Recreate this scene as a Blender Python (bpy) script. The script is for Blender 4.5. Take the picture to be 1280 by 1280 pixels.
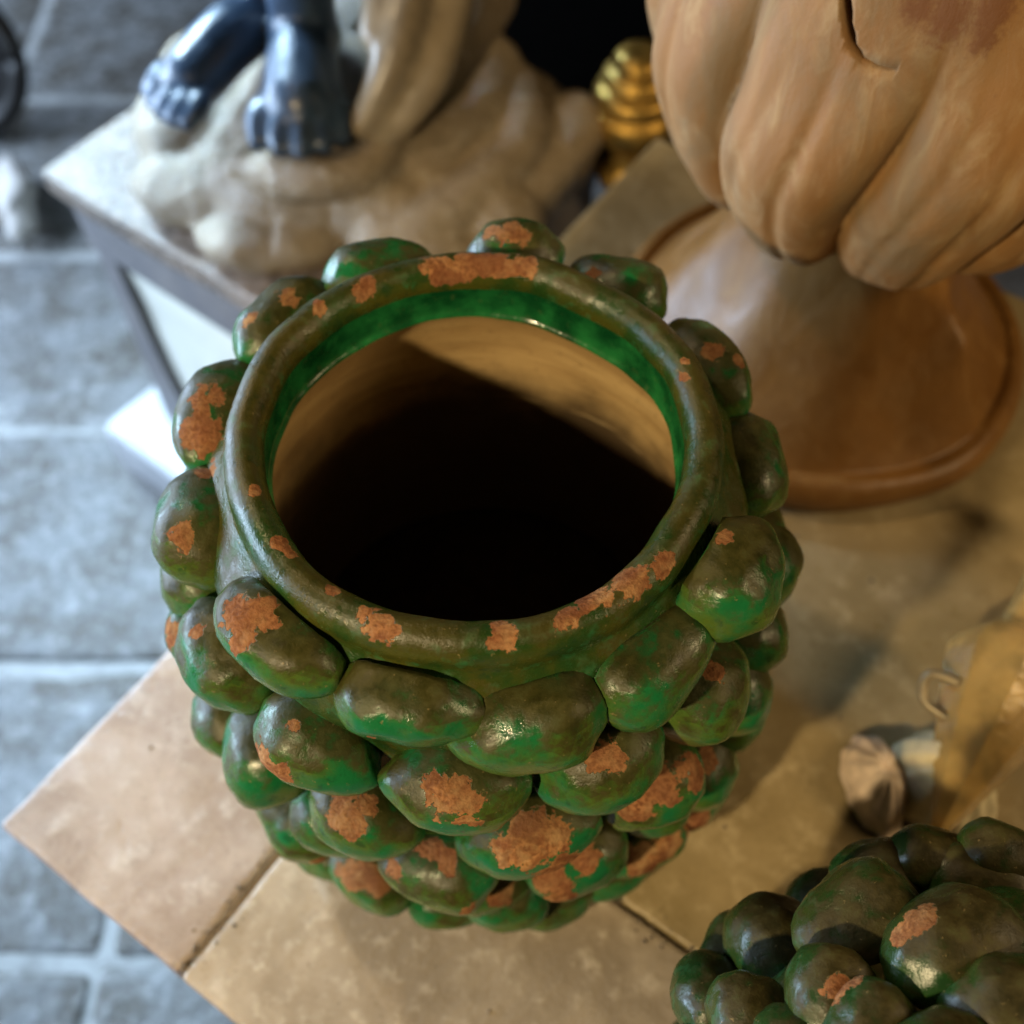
import bpy, bmesh, math, random
from mathutils import Vector, Matrix, noise
R = math.radians
PI = math.pi
for o in list(bpy.data.objects):
    bpy.data.objects.remove(o)
scene = bpy.context.scene
COL = scene.collection
random.seed(11)

# ------------------------------------------------------------------ camera
cam_data = bpy.data.cameras.new('camera')
cam = bpy.data.objects.new('camera', cam_data)
COL.objects.link(cam)
cam.location = (0.0176, -0.3128, 0.7227)
cam.rotation_euler = (R(90 - 57.2), 0, 0)
cam_data.sensor_width = 24
cam_data.lens = 26.0
cam_data.clip_start = 0.02
cam_data.clip_end = 50
cam_data.dof.use_dof = True
cam_data.dof.focus_distance = 0.485
cam_data.dof.aperture_fstop = 3.0
scene.camera = cam

# ------------------------------------------------------------------ light
scene.view_settings.view_transform = 'Standard'
scene.view_settings.look = 'None'
scene.view_settings.gamma = 1
scene.view_settings.exposure = 0.12
world = bpy.data.worlds.new('World')
scene.world = world
world.use_nodes = True
bg = world.node_tree.nodes['Background']
bg.inputs[0].default_value = (0.55, 0.48, 0.38, 1)
bg.inputs[1].default_value = 0.012


def aim(o, target):
    d = Vector(target) - o.location
    o.rotation_euler = d.to_track_quat('-Z', 'Y').to_euler()


def lamp(name, kind, loc, target, watts, color, size=0.05, size_y=None, spot=None, blend=0.3):
    l = bpy.data.lights.new(name, kind)
    l.energy = watts
    l.color = color
    o = bpy.data.objects.new(name, l)
    COL.objects.link(o)
    o.location = loc
    aim(o, target)
    if kind == 'AREA':
        l.shape = 'RECTANGLE'
        l.size = size
        l.size_y = size_y or size
    else:
        l.shadow_soft_size = size
    if spot:
        l.spot_size = R(spot)
        l.spot_blend = blend
    return o


# warm lamp low to the front left, warm lamp high behind, cool daylight from the left
lamp('warm_lamp_front', 'SPOT', (-0.64, -0.84, 0.93), (0.07, 0.06, 0.1), 60, (1.0, 0.755, 0.42), 0.03, spot=50, blend=0.8)
lamp('warm_lamp_back', 'SPOT', (-0.75, 0.55, 1.25), (0.30, 0.06, 0.0), 22, (1.0, 0.70, 0.36), 0.04, spot=52, blend=0.6)
lamp('warm_lamp_right', 'AREA', (1.35, -0.25, 1.05), (0.35, 0.15, 0.05), 9, (1.0, 0.72, 0.38), 0.45)
lamp('daylight_opening', 'AREA', (-1.9, 0.70, 0.25), (-0.50, 0.55, -0.40), 92, (0.57, 0.75, 1.0), 2.2, 0.6)
glare = lamp('added_daylight_glare', 'AREA', (-1.35, 1.75, 1.05), (-0.48, 0.62, -0.18), 8, (0.54, 0.78, 1.0), 0.5)  # unseen narrow lamp, added for cool glare on plinth and statue rock
glare.data.spread = R(38)

# ------------------------------------------------------------------ node helpers


class NT:
    def __init__(self, name):
        self.m = bpy.data.materials.new(name)
        self.m.use_nodes = True
        self.t = self.m.node_tree
        self.t.nodes.clear()
        self.out = self.t.nodes.new('ShaderNodeOutputMaterial')
        self.b = self.t.nodes.new('ShaderNodeBsdfPrincipled')
        self.t.links.new(self.b.outputs[0], self.out.inputs[0])

    def n(self, kind, **kw):
        o = self.t.nodes.new('ShaderNode' + kind)
        for k, v in kw.items():
            setattr(o, k, v)
        return o

    def link(self, a, b):
        self.t.links.new(a, b)

    def setin(self, sock, v):
        if hasattr(v, 'is_output'):
            self.link(v, sock)
        elif isinstance(v, (tuple, list)) and len(v) == 3 and sock.type == 'RGBA':
            sock.default_value = (*v, 1)
        else:
            sock.default_value = v

    def math(self, op, a, b=0.0, c=0.0, clamp=False):
        o = self.n('Math', operation=op, use_clamp=clamp)
        for i, v in enumerate((a, b, c)):
            self.setin(o.inputs[i], v)
        return o.outputs[0]

    def step(self, v, lo, hi, a=0.0, b=1.0):
        o = self.n('MapRange', interpolation_type='SMOOTHSTEP')
        for i, x in enumerate((v, lo, hi, a, b)):
            self.setin(o.inputs[i], x)
        return o.outputs[0]

    def mix(self, f, a, b, blend='MIX'):
        o = self.n('Mix', data_type='RGBA', blend_type=blend)
        self.setin(o.inputs[0], f)
        self.setin(o.inputs[6], a)
        self.setin(o.inputs[7], b)
        return o.outputs[2]

    def coords(self):
        """object coordinates, shifted by a random amount for every object"""
        tc = self.n('TexCoord')
        oi = self.n('ObjectInfo')
        sc = self.n('VectorMath', operation='SCALE')
        comb = self.n('CombineXYZ')
        for i, k in enumerate((7.3, 3.1, 5.7)):
            self.link(self.math('MULTIPLY', oi.outputs['Random'], k), comb.inputs[i])
        add = self.n('VectorMath', operation='ADD')
        self.link(tc.outputs['Object'], add.inputs[0])
        self.link(comb.outputs[0], add.inputs[1])
        self.co = add.outputs[0]
        self.rnd = oi.outputs['Random']
        return self.co

    def noise(self, scale, detail=4.0, rough=0.55, dist=0.0, co=None):
        o = self.n('TexNoise')
        self.link(co or self.co, o.inputs['Vector'])
        o.inputs['Scale'].default_value = scale
        o.inputs['Detail'].default_value = detail
        o.inputs['Roughness'].default_value = rough
        o.inputs['Distortion'].default_value = dist
        return o.outputs[0]

    def bump(self, h, strength, dist, prev=None):
        o = self.n('Bump')
        o.inputs['Strength'].default_value = strength
        o.inputs['Distance'].default_value = dist
        self.link(h, o.inputs['Height'])
        if prev:
            self.link(prev, o.inputs['Normal'])
        return o.outputs[0]

    def attr(self, name):
        o = self.n('Attribute')
        o.attribute_name = name
        return o.outputs['Fac']

    def done(self, color, rough, normal=None, metal=0.0, spec=0.5):
        self.setin(self.b.inputs['Base Color'], color)
        self.setin(self.b.inputs['Roughness'], rough)
        self.setin(self.b.inputs['Metallic'], metal)
        self.setin(self.b.inputs['Specular IOR Level'], spec)
        if normal:
            self.link(normal, self.b.inputs['Normal'])
        return self.m


def mat_glaze(name, dust_amount=1.0, green=(0.010, 0.135, 0.042), olive=(0.078, 0.130, 0.020), rough0=0.07, fine=0.30):
    """worn green lead glaze: settled dust on what faces up, chips down to the clay"""
    k = NT(name)
    k.coords()
    n1 = k.noise(38, 4)
    n2 = k.noise(120, 5, 0.6)
    n3 = k.noise(420, 4, 0.6)
    col = k.mix(k.step(n1, 0.36, 0.62), green, olive)
    col = k.mix(k.step(n2, 0.52, 0.75, 0, 0.55), col, (0.02, 0.19, 0.07))
    col = k.mix(k.step(n2, 0.30, 0.45, 0.6, 0.0), col, (0.012, 0.04, 0.014))
    # dust
    g = k.n('NewGeometry')
    sep = k.n('SeparateXYZ')
    k.link(g.outputs['True Normal'], sep.inputs[0])
    up = k.math('ADD', sep.outputs[2], k.math('MULTIPLY', k.math('SUBTRACT', n1, 0.5), 1.9))
    up = k.math('ADD', up, k.math('MULTIPLY', k.math('SUBTRACT', n2, 0.5), 1.5))
    dust = k.step(up, 0.36, 0.90, 0.0, 0.85 * dust_amount)
    dustc = k.mix(k.step(n2, 0.35, 0.7), (0.022, 0.015, 0.0045), (0.056, 0.042, 0.012))
    col = k.mix(dust, col, dustc)
    specks = k.step(n3, 0.66, 0.73, 0, 0.6)
    col = k.mix(specks, col, (0.26, 0.20, 0.09))
    # chips
    n4 = k.noise(70, 3, 0.5, 0.8)
    chip_h = k.math('ADD', k.attr('chip'), k.math('MULTIPLY', k.math('SUBTRACT', n2, 0.5), 0.70))
    chip_h = k.math('ADD', chip_h, k.math('MULTIPLY', k.math('SUBTRACT', n4, 0.47), 1.15))
    chip_h = k.math('ADD', chip_h, k.math('MULTIPLY', k.math('SUBTRACT', n3, 0.5), 0.50))
    chip = k.step(chip_h, 0.485, 0.515)
    rim = k.step(chip_h, 0.50, 0.62)
    clay = k.mix(k.step(n3, 0.32, 0.66), (0.14, 0.055, 0.022), (0.42, 0.205, 0.085))
    clay = k.mix(k.step(n2, 0.44, 0.66, 0, 0.75), clay, (0.62, 0.40, 0.19))
    clay = k.mix(rim, (0.46, 0.22, 0.08), clay)
    clay = k.mix(k.step(n4, 0.42, 0.66, 0.0, 0.8), clay, (0.16, 0.055, 0.024))
    clay = k.mix(k.math('MULTIPLY', dust, 0.6), clay, (0.14, 0.075, 0.034))
    clay = k.mix(k.math('MULTIPLY', k.rnd, 0.55), clay, k.mix(k.step(n3, 0.35, 0.65), (0.15, 0.055, 0.026), (0.27, 0.115, 0.055)))
    lip = k.math('MULTIPLY', k.step(chip_h, 0.455, 0.49), 0.55)
    col = k.mix(lip, col, (0.20, 0.19, 0.085))          # thin broken edge of the glaze
    col = k.mix(chip, col, clay)
    rough = k.math('ADD', k.step(n2, 0.3, 0.75, rough0, rough0 + 0.22), k.math('MULTIPLY', dust, 0.30))
    rough = k.math('MAXIMUM', rough, k.math('MULTIPLY', chip, 0.88))
    nb = k.bump(n2, 0.30, 0.0016)
    nb = k.bump(n3, fine, 0.0007, nb)
    nb = k.bump(k.noise(1100, 3, 0.7), fine, 0.0004, nb)
    nb = k.bump(k.math('SUBTRACT', k.math('MULTIPLY', n3, k.math('MULTIPLY', chip, 0.5)), chip), 1.0, 0.0016, nb)
    gloss = k.math('SUBTRACT', 0.55, k.math('MULTIPLY', k.math('MAXIMUM', k.math('MULTIPLY', dust, 0.6), chip), 0.45))
    return k.done(col, rough, nb, spec=gloss)


def mat_collar():
    k = NT('clean_green_glaze')
    k.coords()
    n1 = k.noise(45, 5)
    n2 = k.noise(160, 4)
    col = k.mix(k.step(n1, 0.35, 0.68), (0.004, 0.055, 0.016), (0.016, 0.17, 0.045))
    col = k.mix(k.step(n2, 0.6, 0.75, 0, 0.6), col, (0.05, 0.10, 0.03))
    return k.done(col, k.step(n2, 0.3, 0.7, 0.12, 0.3), k.bump(n1, 0.4, 0.003))


def mat_clay_inside():
    k = NT('bare_clay_inside')
    k.coords()
    mp = k.n('Mapping')
    k.link(k.co, mp.inputs[0])
    mp.inputs['Scale'].default_value = (8, 8, 60)
    n1 = k.noise(1.0, 4, co=mp.outputs[0])
    n2 = k.noise(180, 4)
    col = k.mix(k.step(n1, 0.35, 0.65), (0.38, 0.25, 0.105), (0.55, 0.39, 0.18))
    col = k.mix(k.step(n2, 0.55, 0.75, 0, 0.4), col, (0.20, 0.12, 0.045))
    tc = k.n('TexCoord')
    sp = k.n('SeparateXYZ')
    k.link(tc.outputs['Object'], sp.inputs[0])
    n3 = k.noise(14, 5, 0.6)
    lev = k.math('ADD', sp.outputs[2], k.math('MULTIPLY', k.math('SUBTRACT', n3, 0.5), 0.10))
    col = k.mix(k.step(lev, 0.16, 0.225, 0.96, 0.0), col, (0.045, 0.029, 0.015))     # deep shade of the pot's interior, put into the wall colour
    col = k.mix(k.step(n1, 0.66, 0.74, 0, 0.5), col, (0.55, 0.42, 0.22))
    return k.done(col, 0.55, k.bump(n1, 0.4, 0.004))


def mat_terracotta(name, base=(0.30, 0.158, 0.056), pale=(0.42, 0.30, 0.155), grey=(0.19, 0.148, 0.083), wear=1.0, rough=0.72):
    k = NT(name)
    k.coords()
    mp = k.n('Mapping')
    k.link(k.co, mp.inputs[0])
    mp.inputs['Scale'].default_value = (1, 1, 0.35)
    n1 = k.noise(22, 5, 0.6, 0.6, co=mp.outputs[0])
    n2 = k.noise(55, 6, 0.65, 0.8, co=mp.outputs[0])
    n3 = k.noise(320, 4, 0.6)
    n4 = k.noise(15, 5, 0.65, 0.6, co=mp.outputs[0])
    col = k.mix(k.step(n1, 0.35, 0.65), base, (base[0] * 0.78, base[1] * 0.74, base[2] * 0.68))
    col = k.mix(k.step(n2, 0.44, 0.74, 0, 0.6 * wear), col, pale)
    col = k.mix(k.step(n4, 0.44, 0.72, 0, 0.7 * wear), col, grey)
    stain = k.math('ADD', k.attr('chip'), k.math('MULTIPLY', k.math('SUBTRACT', n2, 0.5), 1.0))
    stain = k.math('ADD', stain, k.math('MULTIPLY', k.math('SUBTRACT', n3, 0.5), 0.6))
    col = k.mix(k.step(stain, 0.42, 0.85, 0, 0.9), col, (0.16, 0.062, 0.022))
    col = k.mix(k.step(n3, 0.60, 0.74, 0, 0.35), col, (0.20, 0.11, 0.05))
    nb = k.bump(n2, 0.3, 0.003)
    nb = k.bump(n3, 0.3, 0.0007, nb)
    return k.done(col, k.step(n2, 0.3, 0.7, rough - 0.1, rough + 0.1), nb, spec=0.4)


def mat_stone(name, a, b, c, sc=1.0, rough=0.6, bumpd=0.003, spec=0.4):
    k = NT(name)
    k.coords()
    n1 = k.noise(9 * sc, 5, 0.6, 0.4)
    n2 = k.noise(38 * sc, 6, 0.65)
    n3 = k.noise(190 * sc, 4, 0.6)
    col = k.mix(k.step(n1, 0.36, 0.64), a, b)
    col = k.mix(k.step(n2, 0.50, 0.72, 0, 0.7), col, c)
    col = k.mix(k.step(n3, 0.62, 0.74, 0, 0.5), col, (a[0] * 0.45, a[1] * 0.42, a[2] * 0.38))
    nb = k.bump(n2, 0.55, bumpd)
    nb = k.bump(n3, 0.4, bumpd * 0.25, nb)
    return k.done(col, k.step(n2, 0.3, 0.7, rough - 0.13, rough + 0.13), nb, spec=spec)


def mat_plain(name, col, rough, metal=0.0, var=0.35, sc=60, spec=0.5, bumpd=0.001):
    k = NT(name)
    k.coords()
    n = k.noise(sc, 5, 0.6)
    c = k.mix(k.step(n, 0.3, 0.72), tuple(x * (1 - var) for x in col), col)
    return k.done(c, k.step(n, 0.3, 0.7, max(rough - 0.08, 0.04), rough + 0.08), k.bump(n, 0.3, bumpd), metal, spec)


def mat_glass(name, col, rough, trans):
    k = NT(name)
    k.coords()
    n = k.noise(40, 4)
    c = k.mix(k.step(n, 0.35, 0.68), col, tuple(x * 0.6 for x in col))
    k.b.inputs['Transmission Weight'].default_value = trans
    k.b.inputs['IOR'].default_value = 1.45
    return k.done(c, rough, k.bump(n, 0.3, 0.004))


M = dict(
    glaze=mat_glaze('worn_green_glaze'),
    rim=mat_glaze('worn_rim_glaze', 0.6, (0.017, 0.052, 0.010), (0.062, 0.066, 0.010), 0.14, 0.42),
    shaded=mat_glaze('dusty_shaded_glaze', 1.0, (0.014, 0.050, 0.012), (0.042, 0.056, 0.012), 0.16),  # greens darkened to carry the shade the heap lies in
    collar=mat_collar(),
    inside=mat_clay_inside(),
    shade_disc=mat_plain('added_dark_disc', (0.020, 0.014, 0.009), 0.95, 0, 0.5, 90, 0.1, 0.006),  # near-black, deepens the shade inside the pot
    urn=mat_terracotta('weathered_terracotta'),
    foot=mat_terracotta('smooth_terracotta', (0.235, 0.112, 0.028), (0.30, 0.168, 0.048), (0.17, 0.084, 0.024), 0.6, 0.42),
    slab=mat_stone('table_stone', (0.26, 0.20, 0.100), (0.35, 0.275, 0.15), (0.46, 0.375, 0.225), 1.3, 0.38, 0.0020),
    corner=mat_stone('pinkish_corner_stone', (0.36, 0.295, 0.26), (0.50, 0.435, 0.40), (0.66, 0.62, 0.59), 1.5, 0.34, 0.003),
    edge=mat_stone('table_edge_stone', (0.30, 0.245, 0.18), (0.42, 0.35, 0.265), (0.58, 0.51, 0.41), 1.7, 0.36, 0.0018),
    grout=mat_stone('grey_grout', (0.16, 0.125, 0.085), (0.20, 0.16, 0.115), (0.12, 0.095, 0.065), 3, 0.9),
    timber=mat_plain('table_timber', (0.12, 0.07, 0.035), 0.6),
    mortar=mat_stone('joint_dirt', (0.30, 0.30, 0.29), (0.36, 0.36, 0.35), (0.14, 0.13, 0.12), 1.0, 0.9),
    paving=mat_stone('grey_lava_paving', (0.080, 0.068, 0.052), (0.175, 0.175, 0.172), (0.42, 0.42, 0.415), 1.5, 0.34, 0.016, 0.6),
    wall=mat_plain('unlit_space_black', (0.0016, 0.0013, 0.001), 0.95, spec=0.02),
    rock=mat_stone('painted_rock', (0.31, 0.245, 0.165), (0.25, 0.195, 0.13), (0.40, 0.35, 0.28), 2.0, 0.17, 0.009),
    robe=mat_plain('cream_glazed_cloth', (0.36, 0.285, 0.19), 0.32, 0, 0.3, 25),
    skin=mat_plain('slate_blue_glaze', (0.034, 0.064, 0.115), 0.36, 0, 0.5, 40, 0.6, 0.0004),
    plinth=mat_stone('worn_plinth_paint', (0.15, 0.115, 0.09), (0.25, 0.19, 0.145), (0.50, 0.39, 0.29), 2.2, 0.30, 0.006),
    plinth_dark=mat_stone('plinth_grey_paint', (0.15, 0.14, 0.145), (0.19, 0.175, 0.17), (0.22, 0.2, 0.19), 1.2, 0.5),
    panel=mat_plain('cream_panel_paint', (0.82, 0.81, 0.70), 0.5, 0, 0.12, 18),
    step=mat_stone('grey_step_stone', (0.34, 0.34, 0.35), (0.42, 0.42, 0.43), (0.46, 0.46, 0.46), 0.8, 0.45),
    gold=mat_plain('old_gilding', (0.55, 0.34, 0.08), 0.42, 0.85, 0.6, 50),
    iron=mat_plain('black_iron', (0.02, 0.017, 0.015), 0.45, 0.4),
    glint_pale=mat_plain('white_glint', (0.50, 0.46, 0.42), 0.8, 0, 0.1, 60),
    amber=mat_glass('amber_glass', (0.86, 0.62, 0.24), 0.18, 0.6),
    clear=mat_glass('smoky_glass', (0.85, 0.76, 0.55), 0.15, 0.75),
    silver=mat_plain('tarnished_silver', (0.34, 0.28, 0.18), 0.4, 0.5),
    shell=mat_plain('shell_cream', (0.86, 0.76, 0.50), 0.3, 0, 0.3, 45),
    shell_pink=mat_plain('shell_pink', (0.82, 0.66, 0.52), 0.35, 0, 0.45, 60),
)

# ------------------------------------------------------------------ object helpers


def tag(o, label=None, cat=None, group=None, kind=None):
    if label:
        o['label'] = label
    if cat:
        o['category'] = cat
    if group:
        o['group'] = group
    if kind:
        o['kind'] = kind
    return o


def empty(name, loc=(0, 0, 0), rz=0.0):
    o = bpy.data.objects.new(name, None)
    o.empty_display_size = 0.05
    o.location = loc
    o.rotation_euler = (0, 0, rz)
    COL.objects.link(o)
    return o


def obj(name, verts, faces, mat, parent=None, loc=(0, 0, 0), smooth=True, mats=None, findex=None):
    me = bpy.data.meshes.new(name)
    me.from_pydata([tuple(v) for v in verts], [], faces)
    if smooth:
        me.polygons.foreach_set('use_smooth', [True] * len(me.polygons))
    for m in (mats or [mat]):
        me.materials.append(m)
    if findex:
        me.polygons.foreach_set('material_index', findex)
    me.update()
    o = bpy.data.objects.new(name, me)
    COL.objects.link(o)
    o.location = loc
    o.parent = parent
    return o


def from_bm(name, bm, mat, parent=None, loc=(0, 0, 0), rz=0.0, smooth=True):
    bmesh.ops.recalc_face_normals(bm, faces=bm.faces)
    me = bpy.data.meshes.new(name)
    bm.to_mesh(me)
    bm.free()
    if smooth:
        me.polygons.foreach_set('use_smooth', [True] * len(me.polygons))
    me.materials.append(mat)
    o = bpy.data.objects.new(name, me)
    COL.objects.link(o)
    o.location = loc
    o.rotation_euler = (0, 0, rz)
    o.parent = parent
    return o


def lathe_data(prof, n=96, fn=None):
    verts, faces = [], []
    m = len(prof)
    for j in range(n):
        a = 2 * PI * j / n
        for i, (r, z) in enumerate(prof):
            dr, dz = fn(a, i, r, z) if fn else (0, 0)
            verts.append(((r + dr) * math.cos(a), (r + dr) * math.sin(a), z + dz))
    for j in range(n):
        k = (j + 1) % n
        for i in range(m - 1):
            faces.append((j * m + i, k * m + i, k * m + i + 1, j * m + i + 1))
    return verts, faces


def smooth_prof(pts, per=6):
    """Catmull-Rom through the profile points"""
    out = []
    P = [pts[0]] + list(pts) + [pts[-1]]
    for i in range(1, len(P) - 2):
        p0, p1, p2, p3 = P[i - 1:i + 3]
        for s in range(per):
            t = s / per
            out.append(tuple(0.5 * (2 * p1[d] + (p2[d] - p0[d]) * t + (2 * p0[d] - 5 * p1[d] + 4 * p2[d] - p3[d]) * t * t
                                    + (3 * p1[d] - p0[d] - 3 * p2[d] + p3[d]) * t ** 3) for d in range(len(p1))))
    out.append(tuple(pts[-1]))
    return out


def tube_data(path, radii, n=12):
    verts, faces = [], []
    m = len(path)
    P = [Vector(p) for p in path]
    up = Vector((0.13, 0.27, 1)).normalized()
    for i in range(m):
        t = (P[min(i + 1, m - 1)] - P[max(i - 1, 0)]).normalized()
        s = t.cross(up).normalized()
        u = s.cross(t)
        r = radii[i]
        rs, ru = r if isinstance(r, tuple) else (r, r)
        for j in range(n):
            a = 2 * PI * j / n
            verts.append(P[i] + s * math.cos(a) * rs + u * math.sin(a) * ru)
    for i in range(m - 1):
        for j in range(n):
            k = (j + 1) % n
            faces.append((i * n + j, i * n + k, (i + 1) * n + k, (i + 1) * n + j))
    faces.append(tuple(range(n))[::-1])
    faces.append(tuple((m - 1) * n + j for j in range(n)))
    return verts, faces


def rough_slab(name, size, bevel, mat, parent, loc, rz=0.0, cuts=0, wob=0.0, seed=0, segs=3):
    """a box with its top centre at z=0, worn rounded edges"""
    bm = bmesh.new()
    bmesh.ops.create_cube(bm, size=1)
    for v in bm.verts:
        v.co = Vector((v.co.x * size[0], v.co.y * size[1], (v.co.z - 0.5) * size[2]))
    if cuts:
        bmesh.ops.subdivide_edges(bm, edges=bm.edges[:], cuts=cuts, use_grid_fill=True)
    if bevel:
        ed = [e for e in bm.edges if len(e.link_faces) == 2 and e.calc_face_angle() > 0.5]
        bmesh.ops.bevel(bm, geom=ed, offset=bevel, segments=segs, profile=0.6, affect='EDGES')
    if wob:
        for v in bm.verts:
            q = v.co * 14 + Vector((seed * 3.1, seed * 1.7, 0))
            d = noise.noise_vector(q) * wob + noise.noise_vector(q * 3.3) * wob * 0.5
            d.z *= 0.45
            v.co += d
    return from_bm(name, bm, mat, parent, loc, rz)


def set_attr(o, name, vals):
    a = o.data.attributes.new(name, 'FLOAT', 'POINT')
    a.data.foreach_set('value', vals)


def chip_field(points, spots):
    out = []
    for p in points:
        b = 0.0
        for (x, y, z, r) in spots:
            d = math.sqrt((p[0] - x) ** 2 + (p[1] - y) ** 2 + (p[2] - z) ** 2)
            b = max(b, 1 - 0.5 * d / r)
        out.append(b)
    return out


# ------------------------------------------------------------------ the setting: floor of grey paving
U = Vector((0.57364, 0.81911, 0))      # table depth direction
V = Vector((0.81911, -0.57364, 0))     # table width direction
TROT = math.atan2(V.y, V.x)
FZ = -0.65
floor = obj('floor', [(-6, -5, 0), (6, -5, 0), (6, 7, 0), (-6, 7, 0)], [(0, 1, 2, 3)], M['mortar'], None, (0, 0, FZ - 0.001))
tag(floor, kind='structure')
rows = [(-0.84, -0.45), (-0.45, -0.055), (-0.055, 0.325), (0.325, 0.715), (0.715, 1.10), (1.10, 1.52), (1.52, 1.95), (1.95, 2.4)]
starts = [-1.3, -1.56, -1.12, -0.95, -1.30, -1.75, -1.6, -1.8]
for ri, (y0, y1) in enumerate(rows):
    x = starts[ri]
    while x < 0.9:
        w = random.uniform(0.62, 0.85)
        if ri == 1 and abs(x - starts[1]) < 0.01:
            w = 1.095
        st = rough_slab('paving_stone', (w - 0.008, y1 - y0 - 0.009, 0.09), 0.016, M['paving'], floor,
                        (x + w / 2, (y0 + y1) / 2 + random.uniform(-.003, .003), 0.005 + random.uniform(-.004, .004)),
                        random.uniform(-.012, .012), 5, 0.006, ri * 7 + x, 3)
        x += w
dark_backing = rough_slab('wall', (2.2, 0.08, 2.4), 0, M['wall'], None, (0.85, 1.42, 1.75), 0)  # near-black sheet in place of the unlit space behind
tag(dark_backing, kind='structure')

# ------------------------------------------------------------------ table with stone top
A0 = Vector((-0.3195, -0.0905, 0))     # left front corner of its top
table = empty('table', (A0.x, A0.y, FZ), TROT)
tag(table, 'table topped with beige stone slabs under the green pots', 'table')


def tslab(s0, s1, t0, t1, mat, seed, bev=0.006, wob=0.0022):
    # local x runs along the front edge, local y into the depth
    return rough_slab('stone_slab', (t1 - t0, s1 - s0, 0.034), bev, mat, table, ((t0 + t1) / 2, (s0 + s1) / 2, -FZ), 0, 9, wob, seed, 4)


tslab(0, 0.1905, 0, 0.1610, M['corner'], 1, 0.0055, 0.0024)
tslab(0.0005, 0.1905, 0.1640, 1.12, M['edge'], 2, 0.0055, 0.0020)
tslab(0.1925, 0.838, 0.0, 1.12, M['slab'], 3, 0.005, 0.0012)
rough_slab('joint_grout', (1.116, 0.016, 0.02), 0, M['grout'], table, (0.56, 0.1915, -FZ - 0.0045), 0)
rough_slab('joint_grout', (0.014, 0.178, 0.02), 0, M['grout'], table, (0.1625, 0.0925, -FZ - 0.0045), 0)
rough_slab('table_frame', (1.06, 0.77, 0.07), 0.004, M['timber'], table, (0.56, 0.416, -FZ - 0.036))
for sx in (0.07, 1.05):
    for sy in (0.07, 0.76):
        rough_slab('leg', (0.07, 0.07, 0.54), 0.006, M['timber'], table, (sx, sy, -FZ - 0.108))

gb = bmesh.new()
for i in range(260):
    if i % 3:
        t, sdep = random.uniform(0.165, 0.75), 0.1915 + random.gauss(0, 0.006)
    else:
        t, sdep = 0.1625 + random.gauss(0, 0.005), random.uniform(0.0, 0.19)
    if i % 7 == 0:
        t, sdep = random.uniform(0.02, 0.6), random.uniform(0.02, 0.5)
    k = random.uniform(0.0005, 0.0014)
    bmesh.ops.create_icosphere(gb, subdivisions=1, radius=k, matrix=Matrix.Translation((t, sdep, -FZ + k * 0.4)) @ Matrix.Diagonal((random.uniform(.7, 1.5), random.uniform(.7, 1.5), .8, 1)))
grit = from_bm('grit', gb, M['grout'], table)
grit['kind'] = 'stuff'

# ------------------------------------------------------------------ the green pot covered with fruit
FRUITS = [  # azimuth, height, half length, half width, distance from the axis, roll
    (82, .288, .0235, .0185, .1394, 0), (114, .283, .0270, .0185, .1406, 0), (139, .279, .0280, .0190, .1423, 0),
    (164, .268, .0305, .0215, .1415, 0), (190, .262, .0280, .0240, .1375, 4), (230, .288, .0292, .0190, .1315, -4),
    (258, .279, .0288, .0192, .1285, 2), (281, .264, .0323, .0253, .1290, 5), (309, .272, .0318, .0210, .1310, 8),
    (330, .288, .0262, .0220, .1360, 6), (6, .258, .0278, .0190, .1427, 0), (29, .272, .0285, .0185, .1417, 0),
    (57, .283, .0262, .0165, .1405, 0),
    (200, .201, .0205, .0190, .1540, 0), (213, .229, .0268, .0218, .1459, -6), (240, .229, .0275, .0205, .1450, -10),
    (267, .229, .0296, .0208, .1450, -4), (294, .227, .0275, .0216, .1455, 8), (318, .229, .0245, .0224, .1455, 14),
    (331, .179, .0230, .0215, .1530, 0), (352, .213, .0265, .0200, .1500, 0), (341, .197, .0220, .0195, .1520, 0),
    (209, .139, .0238, .0210, .1570, 0), (222, .159, .0252, .0230, .1527, -8), (248, .171, .0270, .0196, .1519, -6),
    (280, .171, .0308, .0202, .1519, 6), (306, .165, .0252, .0208, .1523, 10), (322, .119, .0225, .0226, .1560, 0),
    (335, .135, .0232, .0210, .1570, 0),
    (224, .080, .0295, .0205, .1560, 0), (262, .116, .0280, .0210, .1544, 0), (290, .110, .0266, .0204, .1545, 8),
    (308, .066, .0245, .0195, .1550, 0), (323, .066, .0225, .0200, .1570, 0),
    (230, .028, .0240, .0190, .1520, 0), (243, .036, .0246, .0190, .1525, 0), (275, .048, .0232, .0182, .1531, 0),
    (288, .022, .0260, .0175, .1507, 0), (262, .022, .0230, .0150, .1509, 0), (303, .024, .0230, .0175, .1512, 0),
    (238, .118, .0240, .0190, .1500, 0), (272, .075, .0220, .0180, .1480, 0), (312, .105, .0210, .0180, .1500, 0),
]
for ri, (z, r, th0) in enumerate([(.214, .148, 6), (.160, .154, 350), (.108, .155, 2), (.062, .155, 345), (.024, .151, 356)]):
    th = th0 + 22
    while th < 360 + 192 - (0 if ri < 2 else -8):
        t = th % 360
        if t < 196 or t > 345:
            FRUITS.append((t, z + random.uniform(-.006, .006), random.uniform(.023, .028), random.uniform(.018, .021), r, random.uniform(-10, 10)))
        th += 24 + random.uniform(-2, 2)

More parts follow.
